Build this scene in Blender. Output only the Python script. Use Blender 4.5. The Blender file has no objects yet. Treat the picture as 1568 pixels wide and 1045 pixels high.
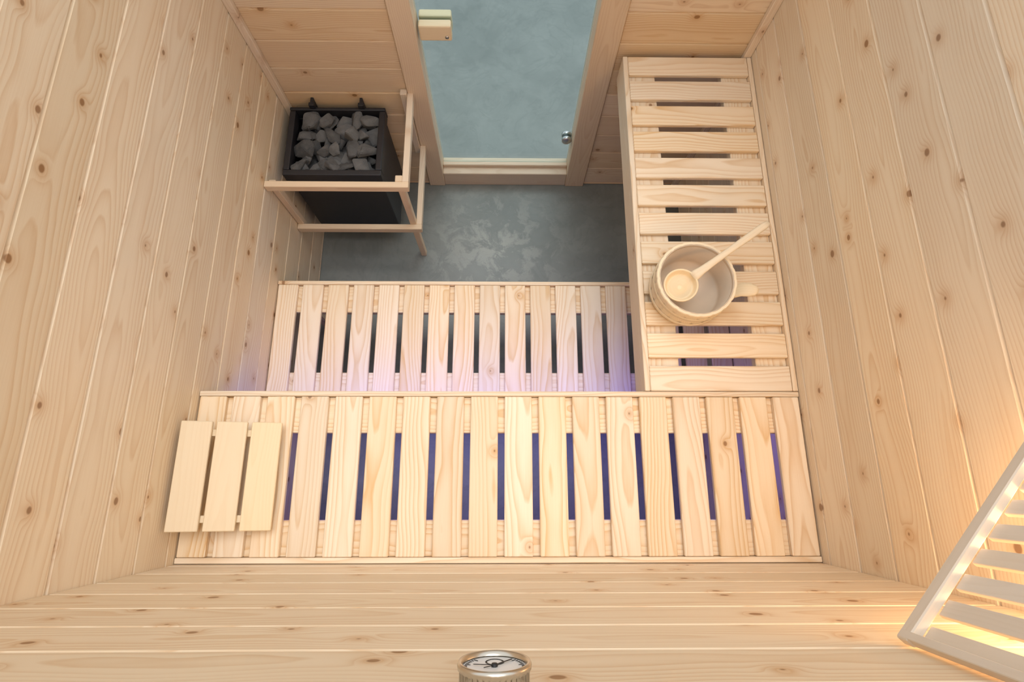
import bpy, bmesh, math, random
from mathutils import Vector, Matrix
random.seed(7)
W=1.9; PW=1568.0
S=dict(cx=.9615,cy=.2172,cz=2.6189,yaw=-.0486,tilt=.2659,roll=.0495,f=822.47)
D,hu,hl,du,wr,yl=1.8255,.9351,.4829,.5102,.491,1.0606
yg,xg,hg,hg2=1.3679,.5739,.7137,.3542
g1,g2,gz=.632,1.2863,.1324
# ---------------- node helpers ----------------
def newmat(name):
    m=bpy.data.materials.new(name); m.use_nodes=True; nt=m.node_tree; nt.nodes.clear()
    out=nt.nodes.new('ShaderNodeOutputMaterial'); b=nt.nodes.new('ShaderNodeBsdfPrincipled')
    nt.links.new(b.outputs[0],out.inputs[0]); return m,nt,b,out
def mth(nt,op,a,b=None,c=None,clamp=False):
    n=nt.nodes.new('ShaderNodeMath'); n.operation=op; n.use_clamp=clamp
    for i,x in enumerate((a,b,c)):
        if x is None: continue
        if isinstance(x,(int,float)): n.inputs[i].default_value=x
        else: nt.links.new(x,n.inputs[i])
    return n.outputs[0]
def mixc(nt,f,a,b,mode='MIX'):
    n=nt.nodes.new('ShaderNodeMix'); n.data_type='RGBA'; n.blend_type=mode
    for i,x in ((0,f),(6,a),(7,b)):
        if isinstance(x,(int,float)): n.inputs[i].default_value=x
        elif isinstance(x,tuple): n.inputs[i].default_value=(*x,1)
        else: nt.links.new(x,n.inputs[i])
    return n.outputs[2]
def comb(nt,x,y,z):
    n=nt.nodes.new('ShaderNodeCombineXYZ')
    for i,v in enumerate((x,y,z)):
        if isinstance(v,(int,float)): n.inputs[i].default_value=v
        else: nt.links.new(v,n.inputs[i])
    return n.outputs[0]
def noise(nt,vec,scale=1,detail=2,rough=.5,dist=0):
    n=nt.nodes.new('ShaderNodeTexNoise'); n.inputs['Scale'].default_value=scale; n.inputs['Detail'].default_value=detail; n.inputs['Roughness'].default_value=rough
    n.inputs['Distortion'].default_value=dist
    nt.links.new(vec,n.inputs['Vector']); return n.outputs[0]
def wood(name,light,dark,knot=.5,ring=.6,kscale=5.0,rough=.5,freq=150,kr0=.0036,kr1=.0065):
    m,nt,b,out=newmat(name)
    at=nt.nodes.new('ShaderNodeAttribute'); at.attribute_name='gc'
    ar=nt.nodes.new('ShaderNodeAttribute'); ar.attribute_name='rnd'
    sp=nt.nodes.new('ShaderNodeSeparateXYZ'); nt.links.new(at.outputs['Vector'],sp.inputs[0])
    L,Wd,T=sp.outputs; rnd=ar.outputs['Fac']
    nA=noise(nt,comb(nt,mth(nt,'MULTIPLY',L,1.3),mth(nt,'MULTIPLY',rnd,37),0),1,2)
    nB=noise(nt,comb(nt,mth(nt,'MULTIPLY',L,1.0),mth(nt,'MULTIPLY',rnd,53),7),1,2)
    nC=noise(nt,comb(nt,mth(nt,'MULTIPLY',L,5),mth(nt,'MULTIPLY',Wd,25),mth(nt,'MULTIPLY',T,25)),1,2)
    W2=mth(nt,'MULTIPLY_ADD',nA,.12,mth(nt,'SUBTRACT',Wd,.06))
    T2=mth(nt,'MULTIPLY_ADD',nB,.10,mth(nt,'SUBTRACT',T,.05))
    r=mth(nt,'SQRT',mth(nt,'ADD',mth(nt,'MULTIPLY',W2,W2),mth(nt,'MULTIPLY',T2,T2)))
    r=mth(nt,'MULTIPLY_ADD',nC,.008,r)
    vo=nt.nodes.new('ShaderNodeTexVoronoi'); vo.voronoi_dimensions='2D'; vo.inputs['Scale'].default_value=kscale
    nt.links.new(comb(nt,mth(nt,'DIVIDE',L,1.35),Wd,0),vo.inputs['Vector'])
    d=mth(nt,'DIVIDE',vo.outputs['Distance'],kscale)
    sc=nt.nodes.new('ShaderNodeSeparateColor'); nt.links.new(vo.outputs['Color'],sc.inputs[0])
    pres=mth(nt,'LESS_THAN',sc.outputs[1],knot)
    kr=mth(nt,'MULTIPLY_ADD',mth(nt,'POWER',sc.outputs[0],2.0),kr1,kr0)
    kk=mth(nt,'MULTIPLY',mth(nt,'DIVIDE',mth(nt,'SUBTRACT',kr,d),.0028,clamp=True),pres)
    halo=mth(nt,'MULTIPLY',mth(nt,'EXPONENT',mth(nt,'MULTIPLY',mth(nt,'POWER',mth(nt,'DIVIDE',d,.017),2),-1)),pres)
    r=mth(nt,'MULTIPLY_ADD',halo,.018,r)
    fr=mth(nt,'FRACT',mth(nt,'MULTIPLY',r,freq))
    rg=mth(nt,'MULTIPLY',mth(nt,'POWER',fr,2.5),ring)
    edge=mth(nt,'DIVIDE',mth(nt,'SUBTRACT',1,fr),.12,clamp=True)
    rg=mth(nt,'MULTIPLY',rg,edge)
    # growth-ring contrast comes and goes over the board
    vv=noise(nt,comb(nt,mth(nt,'MULTIPLY',L,1.2),mth(nt,'MULTIPLY',Wd,14),mth(nt,'MULTIPLY',rnd,19)),1,1)
    rg=mth(nt,'MULTIPLY',rg,mth(nt,'MULTIPLY_ADD',vv,2.4,-.3,clamp=True))
    big=noise(nt,comb(nt,mth(nt,'MULTIPLY',L,1.5),mth(nt,'MULTIPLY',Wd,9),rnd),1,2)
    fib=noise(nt,comb(nt,mth(nt,'MULTIPLY',L,9),mth(nt,'MULTIPLY',Wd,420),mth(nt,'MULTIPLY',T,420)),1,2)
    f=mth(nt,'ADD',rg,mth(nt,'MULTIPLY',mth(nt,'SUBTRACT',fib,.5),.35))
    f=mth(nt,'ADD',f,mth(nt,'MULTIPLY',mth(nt,'SUBTRACT',big,.42),.6),clamp=True)
    col=mixc(nt,f,light,dark)
    col=mixc(nt,mth(nt,'MULTIPLY',halo,.55),col,tuple(x*y for x,y in zip(dark,(.88,.74,.58))))
    col=mixc(nt,mth(nt,'MULTIPLY',kk,.82),col,(.29,.15,.07))
    tone=mth(nt,'MULTIPLY_ADD',rnd,.13,.92)
    hs=nt.nodes.new('ShaderNodeHueSaturation'); nt.links.new(tone,hs.inputs['Value']); nt.links.new(col,hs.inputs['Color'])
    nt.links.new(mth(nt,'MULTIPLY_ADD',mth(nt,'FRACT',mth(nt,'MULTIPLY',rnd,7.3)),.25,.88),hs.inputs['Saturation'])
    nt.links.new(hs.outputs[0],b.inputs['Base Color']); b.inputs['Roughness'].default_value=rough
    b.inputs['Specular IOR Level'].default_value=.3
    bp=nt.nodes.new('ShaderNodeBump'); bp.inputs['Strength'].default_value=.08; bp.inputs['Distance'].default_value=.002
    nt.links.new(f,bp.inputs['Height']); nt.links.new(bp.outputs[0],b.inputs['Normal'])
    return m
def plain(name,col,rough=.5,metal=0,nscale=0,namt=.2,emit=None,estr=0):
    m,nt,b,out=newmat(name)
    b.inputs['Roughness'].default_value=rough; b.inputs['Metallic'].default_value=metal
    b.inputs['Base Color'].default_value=(*col,1)
    if nscale:
        tc=nt.nodes.new('ShaderNodeTexCoord'); n=noise(nt,tc.outputs['Object'],nscale,4,.6)
        cc=mixc(nt,n,tuple(x*(1-namt) for x in col),tuple(min(1,x*(1+namt)) for x in col))
        nt.links.new(cc,b.inputs['Base Color'])
    if emit: b.inputs['Emission Color'].default_value=(*emit,1); b.inputs['Emission Strength'].default_value=estr
    return m
M_wall=wood('pine_cladding',(.87,.74,.565),(.69,.475,.285),knot=.85,ring=.75,kscale=6.3,freq=120)
M_front=wood('pine_cladding_warm',(.82,.645,.45),(.64,.41,.225),knot=.7,ring=.8,freq=120)
M_bench=wood('bench_pine',(.90,.75,.565),(.72,.47,.24),knot=.06,ring=1.0,freq=105)
M_trim=wood('trim_pine',(.80,.65,.49),(.62,.43,.28),knot=.1,ring=.5)
M_plain=wood('aspen_wood',(.86,.71,.50),(.77,.58,.36),knot=0,ring=.4)
M_lamp=wood('lamp_aspen',(.80,.71,.60),(.70,.58,.45),knot=0,ring=.3)

# ---------------- mesh builder ----------------
class MB:
    def __init__(s): s.v=[];s.f=[];s.mi=[];s.gc=[];s.rn=[];s.sm=[]
    def add(s,vs,fs,mi=0,gc=None,rn=None,smooth=False):
        o=len(s.v); rn=random.random() if rn is None else rn
        s.v+= [tuple(x) for x in vs]; s.gc+= [tuple(g) for g in (gc or vs)]; s.rn+=[rn]*len(vs)
        s.f+=[tuple(i+o for i in f) for f in fs]; s.mi+=[mi]*len(fs); s.sm+=[smooth]*len(fs)
    def board(s,cen,size,ax='x',bev=.002,mi=0,rot=None,seg=1):
        bm=bmesh.new(); bmesh.ops.create_cube(bm,size=1)
        bmesh.ops.scale(bm,vec=size,verts=bm.verts)
        if bev>0: bmesh.ops.bevel(bm,geom=list(bm.edges),offset=min(bev,min(size)*.45),segments=seg,affect='EDGES',profile=.5)
        bm.verts.ensure_lookup_table(); bm.verts.index_update()
        l={'x':0,'y':1,'z':2}[ax]; others=[i for i in range(3) if i!=l]
        others.sort(key=lambda i:-size[i])
        ox,oy,oz=random.uniform(0,30),random.uniform(-.045,.045),random.uniform(.012,.06)
        vs=[];gc=[]
        for v in bm.verts:
            p=v.co.copy(); gc.append((p[l]+ox,p[others[0]]+oy,p[others[1]]+oz))
            if rot is not None: p=rot@p
            vs.append(p+Vector(cen))
        fs=[[v.index for v in f.verts] for f in bm.faces]; bm.free()
        s.add(vs,fs,mi,gc)
    def box(s,x0,x1,y0,y1,z0,z1,ax='x',bev=.002,mi=0,seg=1):
        s.board(((x0+x1)/2,(y0+y1)/2,(z0+z1)/2),(x1-x0,y1-y0,z1-z0),ax,bev,mi,seg=seg)
    def lathe(s,prof,cen=(0,0,0),n=48,mi=0,rot=None,rf=None,closed=False,smooth=True):
        vs=[];gc=[];fs=[];ox=random.uniform(0,20)
        for k,(r,z) in enumerate(prof):
            for i in range(n):
                a=2*math.pi*i/n; rr=r*(rf(i,k) if rf else 1)
                p=Vector((rr*math.cos(a),rr*math.sin(a),z)); gc.append((z+ox,a*r,r*.3+.03))
                if rot is not None: p=rot@p
                vs.append(p+Vector(cen))
        m=len(prof)
        for k in range(m-1 if not closed else m):
            k2=(k+1)%m
            for i in range(n):
                j=(i+1)%n; fs.append((k*n+i,k*n+j,k2*n+j,k2*n+i))
        s.add(vs,fs,mi,gc,smooth=smooth)
    def sweep(s,pts,ws,hs,up=Vector((0,0,1)),n=12,mi=0,power=2.6):
        vs=[];gc=[];fs=[];ox=random.uniform(0,20);L=0
        pts=[Vector(p) for p in pts]
        for k,p in enumerate(pts):
            t=(pts[min(k+1,len(pts)-1)]-pts[max(k-1,0)]).normalized()
            sd=t.cross(up).normalized(); u2=sd.cross(t).normalized()
            if k: L+=(p-pts[k-1]).length
            for i in range(n):
                a=2*math.pi*i/n; ca,sa=math.cos(a),math.sin(a)
                x=math.copysign(abs(ca)**(2/power),ca)*ws[k]/2; y=math.copysign(abs(sa)**(2/power),sa)*hs[k]/2
                vs.append(p+sd*x+u2*y); gc.append((L+ox,x+.02,y+.03))
        for k in range(len(pts)-1):
            for i in range(n):
                j=(i+1)%n; fs.append((k*n+i,k*n+j,(k+1)*n+j,(k+1)*n+i))
        fs.append(tuple(range(n))[::-1]); fs.append(tuple((len(pts)-1)*n+i for i in range(n)))
        s.add(vs,fs,mi,gc,smooth=True)
    def obj(s,name,mats,parent=None):
        me=bpy.data.meshes.new(name); me.from_pydata(s.v,[],s.f)
        for m in mats: me.materials.append(m)
        me.polygons.foreach_set('material_index',s.mi); me.polygons.foreach_set('use_smooth',s.sm)
        a=me.attributes.new('gc','FLOAT_VECTOR','POINT'); a.data.foreach_set('vector',[x for g in s.gc for x in g])
        a=me.attributes.new('rnd','FLOAT','POINT'); a.data.foreach_set('value',s.rn)
        bm=bmesh.new(); bm.from_mesh(me); bmesh.ops.recalc_face_normals(bm,faces=bm.faces); bm.to_mesh(me); bm.free()
        me.update(); o=bpy.data.objects.new(name,me); bpy.context.collection.objects.link(o)
        if parent: o.parent=parent
        return o
def empty(name):
    e=bpy.data.objects.new(name,None); bpy.context.collection.objects.link(e); return e

# ---------------- room shell ----------------
HW=2.42; PP=.1365; PH0=.016
def planks(mb,axis,a0,a1,off0,off1,z0=0,z1=HW,bev=.005):
    k=-1
    while k*PP+PH0<z1-1e-4:
        za=max(z0,k*PP+PH0);zb=min(z1,(k+1)*PP+PH0)
        if zb-za>.01:
            if axis=='y': mb.box(off0,off1,a0,a1,za,zb,'y',bev)
            else: mb.box(a0,a1,off0,off1,za,zb,'x',bev)
        k+=1
TH=.035
mb=MB(); planks(mb,'y',-TH,D+TH,-TH,0); mb.obj('wall_left',[M_wall])
mb=MB(); planks(mb,'y',-TH,D+TH,W,W+TH); mb.obj('wall_right',[M_wall])
mb=MB(); planks(mb,'x',0,W,-TH,0); mb.obj('wall_back',[M_wall])
cl0,cr1=.549,1.386
DH=2.0
mb=MB(); planks(mb,'x',0,cl0,D,D+TH); planks(mb,'x',cr1,W,D,D+TH); planks(mb,'x',cl0,cr1,D,D+TH,DH+.1,HW); mb.obj('wall_front',[M_front])
mb=MB()
mb.box(cl0,g1,D-.014,D+.085,0,DH+.1,'z',.003); mb.box(g2,cr1,D-.014,D+.085,0,DH+.1,'z',.003)
mb.box(g1,g2,D-.008,D+.085,0,gz-.025,'x',.003); mb.box(g1,g2,D-.014,D+.085,DH,DH+.1,'x',.003)
mb.box(g1,g2,D+.03,D+.075,gz-.025,gz-.002,'x',.003)
mb.obj('trim_1',[M_trim])
mb=MB()
mb.box(.0,.028,D-.022,D,0,HW,'z',.003); mb.obj('trim_2',[M_trim])
mb=MB(); mb.box(W-.028,W,D-.022,D,0,HW,'z',.003); mb.obj('trim_3',[M_trim])
# glass door
m,nt,b,out=newmat('tinted_door_glass'); nt.nodes.remove(b)
tr=nt.nodes.new('ShaderNodeBsdfTransparent'); tr.inputs[0].default_value=(.82,.895,.905,1)
gl=nt.nodes.new('ShaderNodeBsdfGlossy'); gl.inputs['Roughness'].default_value=.02
lw=nt.nodes.new('ShaderNodeLayerWeight'); lw.inputs[0].default_value=.5
fz=mth(nt,'MULTIPLY_ADD',mth(nt,'POWER',lw.outputs['Facing'],4),.5,.03,clamp=True)
mx=nt.nodes.new('ShaderNodeMixShader'); nt.links.new(fz,mx.inputs[0]); nt.links.new(tr.outputs[0],mx.inputs[1]); nt.links.new(gl.outputs[0],mx.inputs[2]); nt.links.new(mx.outputs[0],out.inputs[0])
M_glass=m
M_steel=plain('brushed_steel',(.6,.6,.6),.3,1)
door=empty('door_1')
mb=MB(); mb.box(g1+.002,g2-.002,D+.048,D+.056,gz,DH-.003,'z',0); mb.obj('glass_pane',[M_glass],door)
mb=MB(); hx,hz=g1+.068,.995
mb.box(hx-.060,hx+.060,D+.012,D+.046,hz-.034,hz+.034,'x',.006,seg=2); mb.box(hx-.060,hx+.060,D+.058,D+.092,hz-.034,hz+.034,'x',.006,seg=2)
mb.lathe([(0,0),(.007,0),(.007,.002),(0,.002)],(hx+.042,D+.012,hz-.015),16,rot=Matrix.Rotation(math.pi/2,3,'X'),mi=1)
mb.obj('door_handle',[M_plain,M_steel],door)
mb=MB(); R90=Matrix.Rotation(math.pi/2,3,'X')
mb.lathe([(0,0),(.022,0),(.024,.004),(.024,.016),(.02,.02),(0,.02)],(g2-.026,D+.048,.335),24,rot=R90)
mb.lathe([(0,0),(.022,0),(.024,.004),(.024,.016),(.02,.02),(0,.02)],(g2-.026,D+.077,.335),24,rot=R90)
mb.obj('door_roller',[M_steel],door)

# floor
m,nt,b,out=newmat('polished_concrete')
tc=nt.nodes.new('ShaderNodeTexCoord'); o=tc.outputs['Object']
n1=noise(nt,o,2.2,5,.55,.6); n2=noise(nt,o,9,8,.70,.5); n3=noise(nt,o,70,4,.6); n4=noise(nt,o,3.4,4,.55,2.0)
col=mixc(nt,mth(nt,'MULTIPLY_ADD',n1,2.4,-.7,clamp=True),(.178,.194,.185),(.268,.284,.272))
vein=mth(nt,'SUBTRACT',1,mth(nt,'MULTIPLY',mth(nt,'ABSOLUTE',mth(nt,'SUBTRACT',n4,.5)),28),clamp=True)
col=mixc(nt,mth(nt,'MULTIPLY',vein,.25),col,(.14,.155,.15))
# chalky patch where the slab was ground, inside the cabin
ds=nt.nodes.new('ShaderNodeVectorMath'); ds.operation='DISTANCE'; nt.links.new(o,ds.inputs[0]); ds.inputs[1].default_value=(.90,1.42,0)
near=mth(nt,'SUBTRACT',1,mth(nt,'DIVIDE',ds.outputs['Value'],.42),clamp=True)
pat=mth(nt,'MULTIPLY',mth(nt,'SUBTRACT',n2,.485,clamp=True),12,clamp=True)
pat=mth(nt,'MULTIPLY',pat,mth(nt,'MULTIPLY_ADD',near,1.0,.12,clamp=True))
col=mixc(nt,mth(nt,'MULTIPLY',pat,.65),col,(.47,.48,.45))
col=mixc(nt,mth(nt,'MULTIPLY',n3,.25),col,(.19,.20,.195))
nt.links.new(col,b.inputs['Base Color']); nt.links.new(mth(nt,'MULTIPLY_ADD',n2,.35,.22),b.inputs['Roughness'])
M_floor=m
mb=MB(); mb.box(-4,6,-3,8,-.05,0,'x',0); mb.obj('floor',[M_floor])

# ---------------- benches ----------------
ST=.018; FR=.016
def bench_y(mb,x0,x1,y0,y1,zt,n,sl0,sl1,fas=.09,g=.021):
    mb.box(x0,x1,y1-FR,y1,zt-fas,zt,'x',.002); mb.box(x0,x1,y0,y0+FR,zt-fas,zt,'x',.002)
    p=(x1-x0+g)/n
    for i in range(n):
        a=x0+i*p; mb.box(a+(.003 if i==0 else 0),a+p-g-(.003 if i==n-1 else 0),y0+FR+.001,y1-FR-.001,zt-ST,zt-.001,'y',.0025)
    z=zt-ST-.0005
    mb.box(x0,x1,sl1,y1-FR-.001,z-.03,z,'x',.002); mb.box(x0,x1,y0+FR+.001,sl0,z-.03,z,'x',.002)
mb=MB(); bench_y(mb,.002,W-.002,.002,du,hu,18,.121,.381)
for x in (.002,W-.042): mb.box(x,x+.04,.03,du-.03,hu-.11,hu-.053,'y',.002)
mb.obj('sauna_bench',[M_bench])
ly0=yl-.53
mb=MB(); bench_y(mb,.002,W-.002,ly0,yl,hl,18,.668,.926)
for x in (.002,W-.042): mb.box(x,x+.04,ly0+.03,yl-.03,hl-.11,hl-.053,'y',.002)
for x in (.05,W-.1):
    for y in (ly0+.02,yl-.062): mb.box(x,x+.042,y,y+.042,0,hl-.053,'z',.002)
mb.obj('sauna_bench',[M_bench])
mb=MB()
rx0=W-wr; rx1=W-.002; ry0=du+.002; ry1=D-.024
mb.box(rx0-.002,rx0+FR,ry0,ry1,hu-.12,hu,'y',.002); mb.box(rx1-FR,rx1,ry0,ry1,hu-.09,hu,'y',.002)
g=.028; n=12; p=(ry1-ry0+g)/n
for i in range(n):
    a=ry0+i*p; mb.box(rx0+FR+.001,rx1-FR-.001,a,a+p-g,hu-ST,hu-.001,'x',.0025)
z=hu-ST-.0005
mb.box(rx0+FR+.001,rx0+.119,ry0,ry1,z-.03,z,'y',.002); mb.box(rx1-.117,rx1-FR-.001,ry0,ry1,z-.03,z,'y',.002)
mb.box(rx0+.02,rx1-.02,ry1-.045,ry1,hu-.11,hu-.053,'x',.002)
mb.obj('sauna_bench',[M_bench])

# ---------------- heater guard ----------------
B=.026
mb=MB()
for h in (hg,hg2):
    mb.box(.002,xg,yg,yg+B,h-.035,h,'x',.002); mb.box(xg-B,xg-.0005,yg+B,D-.002,h-.0355,h-.0005,'y',.002)
mb.box(xg-B-.028,xg-B,yg+B,yg+B+.028,0,hg+.001,'z',.002)
mb.box(.002,.03,yg+B,yg+B+.028,hg2-.036,hg-.036,'z',.002)
mb.box(xg-B-.028,xg-B,D-.03,D-.002,hg2-.036,hg+.012,'z',.002)
mb.obj('heater_guard_rail',[M_trim])

# ---------------- heater ----------------
M_black=plain('black_powdercoat',(.018,.018,.022),.45,0,40,.3)
heater=empty('sauna_heater')
hx0,hx1,hy0,hy1,hz0,hz1=.034,.443,1.468,1.796,.15,.64
mb=MB(); t=.026
mb.box(hx0,hx1,hy0,hy0+t,hz1-.05,hz1,'x',.004,seg=2); mb.box(hx0,hx1,hy1-t*.6,hy1,hz1-.05,hz1+.004,'x',.004,seg=2)
mb.box(hx0,hx0+t,hy0+t,hy1-t*.6,hz1-.05,hz1,'y',.004,seg=2); mb.box(hx1-t,hx1,hy0+t,hy1-t*.6,hz1-.05,hz1,'y',.004,seg=2)
q=.012
mb.box(hx0+q,hx1-q,hy0+q,hy0+q+.006,hz0,hz1-.05,'x',.001); mb.box(hx0+q,hx1-q,hy1-q-.006,hy1-q,hz0,hz1-.05,'x',.001)
mb.box(hx0+q,hx0+q+.006,hy0+q+.006,hy1-q-.006,hz0,hz1-.05,'x',.001); mb.box(hx1-q-.006,hx1-q,hy0+q+.006,hy1-q-.006,hz0,hz1-.05,'x',.001)
mb.box(hx0+q,hx1-q,hy0+q,hy1-q,hz0-.004,hz0,'x',.001); mb.box(hx0+q+.006,hx1-q-.006,hy0+q+.006,hy1-q-.006,hz1-.14,hz1-.13,'x',.001)
for x in (hx0+.1,hx1-.1):
    mb.box(x-.006,x+.006,hy1,D-.001,hz0+.02,hz1+.03,'z',.002)
    mb.box(x-.012,x+.012,hy1-.012,hy1+.004,hz1+.006,hz1+.03,'z',.002)
mb.obj('heater_body',[M_black],heater)
m,nt,b,out=newmat('sauna_stone')
tc=nt.nodes.new('ShaderNodeTexCoord'); n1=noise(nt,tc.outputs['Object'],25,6,.7); n2=noise(nt,tc.outputs['Object'],180,4,.7)
at=nt.nodes.new('ShaderNodeAttribute'); at.attribute_name='rnd'
v=mth(nt,'MULTIPLY_ADD',n1,.9,mth(nt,'MULTIPLY_ADD',at.outputs['Fac'],.5,-.3),clamp=True)
nt.links.new(mixc(nt,v,(.055,.057,.06),(.235,.232,.228)),b.inputs['Base Color']); b.inputs['Roughness'].default_value=.85
bp=nt.nodes.new('ShaderNodeBump'); bp.inputs['Strength'].default_value=.7; bp.inputs['Distance'].default_value=.004; nt.links.new(n2,bp.inputs['Height']); nt.links.new(bp.outputs[0],b.inputs['Normal'])
M_stone=m
def stone(mb,cen,s):
    bm=bmesh.new(); R=Matrix.Rotation(random.uniform(0,6.28),3,'Z')@Matrix.Rotation(random.uniform(-.5,.5),3,'X')@Matrix.Rotation(random.uniform(-.5,.5),3,'Y')
    ax=Vector((s*random.uniform(.95,1.3),s*random.uniform(.7,1.0),s*random.uniform(.5,.75)))
    for i in range(14):
        d=Vector((random.gauss(0,1),random.gauss(0,1),random.gauss(0,1))).normalized()
        bm.verts.new(R@Vector((d.x*ax.x,d.y*ax.y,d.z*ax.z)))
    bmesh.ops.convex_hull(bm,input=list(bm.verts))
    bmesh.ops.delete(bm,geom=[v for v in bm.verts if not v.link_faces],context='VERTS')
    bmesh.ops.bevel(bm,geom=list(bm.edges),offset=s*.05,segments=2,affect='EDGES')
    bm.verts.index_update(); bm.verts.ensure_lookup_table()
    mb.add([v.co+Vector(cen) for v in bm.verts],[[v.index for v in f.verts] for f in bm.faces],0); bm.free()
mb=MB(); ix0,ix1,iy0,iy1=hx0+t+.032,hx1-t-.032,hy0+t+.03,hy1-t-.020
for lay,(nx,ny,zz,s) in enumerate([(6,5,hz1-.095,.048),(6,5,hz1-.045,.044),(5,4,hz1-.020,.046)]):
    for i in range(nx):
        for j in range(ny):
            if lay==2 and random.random()<.4: continue
            x=ix0+(ix1-ix0)*(i+.5*(j%2)*.8)/(nx-.6); y=iy0+(iy1-iy0)*j/(ny-1)
            x=min(max(x+random.uniform(-.01,.01),ix0),ix1)
            stone(mb,(x,min(y+random.uniform(-.008,.008),iy1),zz+random.uniform(-.012,.008)),s*random.uniform(.68,1.15))
mb.obj('heater_stones',[M_stone],heater)

# ---------------- bucket ----------------
M_liner=plain('bucket_liner',(.62,.50,.38),.35,0,12,.1)
bx,by=1.563,.848; bh=.118
mb=MB()
rf=lambda i,k: .988 if i%5==0 else 1
mb.lathe([(0,.006),(.112,.006),(.112,0),(.119,0),(.121,.004),(.127,bh-.003),(.125,bh),(.118,bh),(.116,bh-.003),(.112,.02)],(bx,by,hu),100,rf=rf,smooth=False)
for z in (.014,.070):
    r0=.1217+.005*z/.118
    mb.lathe([(r0,z),(r0+.003,z+.001),(r0+.0035,z+.009),(r0+.0035,z+.015),(r0+.0005,z+.016)],(bx,by,hu),64)
mb.lathe([(.1135,bh-.012),(.1125,bh-.012),(.106,.022),(.100,.012),(0,.011)],(bx,by,hu),64,mi=1)
mb.lathe([(.117,bh-.001),(.1155,bh+.001),(.1135,bh-.003),(.1135,bh-.02)],(bx,by,hu),64,mi=1)
e0=Vector((math.cos(-.30),math.sin(-.30),0))
base=Vector((bx,by,hu+bh-.05))+e0*.121
mb.sweep([base,base+e0*.004+Vector((0,0,.04)),base+e0*.018+Vector((0,0,.064)),base+e0*.036+Vector((0,0,.074)),base+e0*.052+Vector((0,0,.079)),base+e0*.060+Vector((0,0,.08))],[.052,.050,.048,.046,.034,.012],[.013]*5+[.008],up=Vector((-e0.x,-e0.y,.3)))
mb.obj('sauna_bucket',[M_plain,M_liner])
# ladle
mb=MB()
lc=Vector((1.508,.823,hu+bh+.004)); le=Vector((1.786,1.014,hu+bh+.062))
dr=(le-lc).normalized(); side=Vector((0,0,1)).cross(dr).normalized(); upv=dr.cross(side).normalized()
R=Matrix((dr,side,upv)).transposed()
mb.lathe([(0,-.034),(.018,-.033),(.036,-.026),(.049,-.012),(.053,.002),(.0525,.005),(.049,.006),(.0465,.002),(.042,-.011),(.035,-.019),(.034,-.0165),(.023,-.0235),(.022,-.021),(.011,-.0255),(.010,-.0225),(0,-.0245)],lc,48,rot=R)
hp=[lc+dr*x+upv*z for x,z in ((.045,.0),(.06,.002),(.08,.003),(.12,.004),(.18,.004),(.25,.004),(.315,.004),(.333,.004))]
mb.sweep(hp,[.036,.032,.026,.022,.020,.023,.024,.017],[.012,.013,.013,.012,.012,.013,.013,.009],up=upv)
mb.obj('sauna_ladle',[M_plain])

# ---------------- headrest ----------------
mb=MB(); ang=math.atan2(.055,.275); Ry=Matrix.Rotation(ang,3,'Y')
hc=Vector((.150,.251,hu+.0615))
for i in (-1,0,1): mb.board(hc+Ry@Vector((i*.0965,0,.0)),(.0845,.31,.012),'y',.002,rot=Ry)
for j in (-1,1): mb.board(hc+Ry@Vector((0,j*.122,-.0165)),(.26,.02,.021),'x',.001,rot=Ry)
for j in (-1,1):
    mb.box(.022,.05,hc.y+j*.122-.01,hc.y+j*.122+.01,hu+.0005,hu+.062,'z',.001)
    mb.box(.235,.26,hc.y+j*.122-.01,hc.y+j*.122+.01,hu+.0005,hu+.022,'z',.001)
mb.obj('sauna_headrest',[M_plain])

# ---------------- thermometer ----------------
M_chrome=plain('polished_chrome',(.62,.57,.49),.28,1)
M_dial=plain('dial_white',(.85,.85,.84),.35)
M_dark=plain('dial_black',(.02,.02,.02),.5)
th=empty('wall_thermometer'); tcn=Vector((.951,0.0,1.973)); Rt=Matrix.Rotation(-math.pi/2,3,'X')
tr_=.0375
mb=MB(); mb.lathe([(0,0),(tr_,0),(tr_,.008),(tr_,.028),(tr_+.002,.030),(tr_+.0025,.034),(tr_+.001,.037),(tr_-.002,.0365),(tr_-.003,.032)],tcn+Vector((0,.0008,0)),144,rot=Rt,rf=lambda i,k:(.95 if (i%4<2 and k in(1,2,3)) else 1))
mb.obj('case',[M_chrome],th)
mb=MB(); mb.lathe([(0,.0315),(tr_-.002,.0315)],tcn,48,rot=Rt); mb.obj('dial',[M_dial],th)
mb=MB(); o3=.0025
for i in range(41):
    a=math.radians(-135+i*270/40); r0=tr_-.005; l=.006 if i%5==0 else .003
    Rr=Matrix.Rotation(a,3,'Y'); mb.board(tcn+Vector((0,.0295+o3,0))+Rr@Vector((0,0,r0-l/2)),(.0008,.0004,l),'z',0,rot=Rr)
for a,l,w in ((2.4,.032,.0018),(-.9,.018,.0012),(-1.7,.027,.0012)):
    Rr=Matrix.Rotation(a,3,'Y'); mb.board(tcn+Vector((0,.0308+o3,0))+Rr@Vector((0,0,l/2-.004)),(w,.0005,l),'z',0,rot=Rr)
mb.lathe([(0,.0325+o3),(.003,.0325+o3),(.0035,.0295+o3)],tcn,16,rot=Rt)
mb.lathe([(.0085,.0293+o3),(.0095,.0297+o3),(.0105,.0293+o3)],tcn+Vector((0,0,-.016)),24,rot=Rt)
mb.obj('markings',[M_dark],th)

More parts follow.
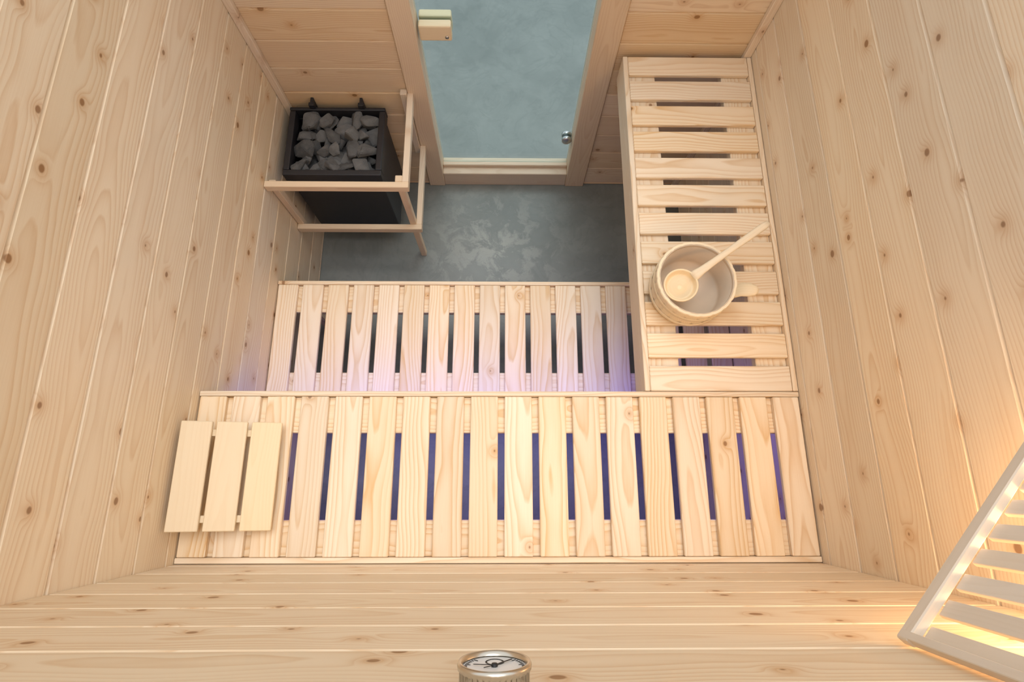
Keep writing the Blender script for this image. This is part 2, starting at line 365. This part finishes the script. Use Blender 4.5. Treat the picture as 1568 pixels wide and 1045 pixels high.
# ---------------- corner lamp ----------------
lamp=empty('corner_lamp')
A=Vector((1.517,.001,0)); Bq=Vector((W-.003,.412,0)); z0=1.780
dv=(Bq-A); Ln=dv.length; dv.normalize(); a=math.atan2(dv.y,dv.x); Rz=Matrix.Rotation(a,3,'Z'); nrm=Vector((-dv.y,dv.x,0))
mb=MB(); mid=(A+Bq)/2
mb.board(mid+Vector((0,0,z0+.011)),(Ln-.016,.016,.022),'x',.002,rot=Rz)
mb.board(mid+Vector((0,0,z0+.30)),(Ln-.016,.016,.022),'x',.002,rot=Rz)
s=.034
while s<Ln-.02:
    mb.board(A+dv*s-nrm*.0125+Vector((0,0,z0+.156)),(.027,.008,.27),'z',.001,rot=Rz); s+=.046
mb.board(A+dv*.016+nrm*.0+Vector((0,0,z0+.156)),(.012,.0165,.31),'z',.001,rot=Rz)
mb.obj('slatted_shade',[M_lamp],lamp)
M_bulb=plain('warm_bulb',(1,.8,.5),.4,emit=(1,.66,.36),estr=25)
mb=MB(); lc2=Vector((W-.085,.085,1.92))
mb.lathe([(0,-.05),(.02,-.045),(.033,-.025),(.035,0),(.03,.02),(.018,.04),(.014,.06),(0,.061)],lc2,24)
mb.obj('bulb',[M_bulb],lamp)
mb=MB(); mb.lathe([(0,.062),(.02,.062),(.02,.10),(.03,.11),(.03,.12),(0,.12)],lc2,24); mb.box(lc2.x-.012,W-.001,.07,.1,lc2.z+.12,lc2.z+.132,'x',.001)
mb.obj('socket',[M_dark],lamp)
ld=bpy.data.lights.new('lamp_glow','POINT'); ld.energy=2.9; ld.color=(1,.68,.38); ld.shadow_soft_size=.04
lo=bpy.data.objects.new('lamp_glow',ld); lo.location=lc2+Vector((0,0,-.1)); bpy.context.collection.objects.link(lo); lo.parent=lamp

# ---------------- LED strip ----------------
led=empty('led_strip_light')
mb=MB(); mb.box(.06,W-.06,du-.036-.02,du-.036,hu-.075,hu-.0535,'x',.001); mb.obj('led_housing',[plain('led_channel',(.6,.6,.62),.4)],led)
ad=bpy.data.lights.new('led_glow','AREA'); ad.shape='RECTANGLE'; ad.size=W-.34; ad.size_y=.016; ad.energy=5.0; ad.color=(.14,.13,1.0)
ao=bpy.data.objects.new('led_glow',ad); ao.location=(W/2,du-.046,hu-.078); ao.rotation_euler=(-.5,0,0); bpy.context.collection.objects.link(ao); ao.parent=led

# ---------------- light & world ----------------
w=bpy.data.worlds.new('showroom'); bpy.context.scene.world=w; w.use_nodes=True
bg=w.node_tree.nodes['Background']; bg.inputs[0].default_value=(.95,.975,1,1); bg.inputs[1].default_value=1.1
sd=bpy.data.lights.new('ceiling_daylight','SUN'); sd.energy=1.6; sd.angle=math.radians(38); sd.color=(1,.98,.95)
so=bpy.data.objects.new('ceiling_daylight',sd); so.rotation_euler=(math.radians(-12),math.radians(8),0); so.location=(1,1,5); bpy.context.collection.objects.link(so)

sc=bpy.context.scene
sc.view_settings.view_transform='Standard'; sc.view_settings.look='None'; sc.view_settings.exposure=0
cd=bpy.data.cameras.new('camera'); cd.sensor_width=36; cd.sensor_fit='HORIZONTAL'; cd.lens=S['f']*36/PW; cd.clip_start=.02
co=bpy.data.objects.new('camera',cd); bpy.context.collection.objects.link(co)
Rr=Matrix.Rotation(S['yaw'],4,'Z')@Matrix.Rotation(S['tilt'],4,'X')@Matrix.Rotation(S['roll'],4,'Z')
co.matrix_world=Matrix.Translation((S['cx'],S['cy'],S['cz']))@Rr
sc.camera=co
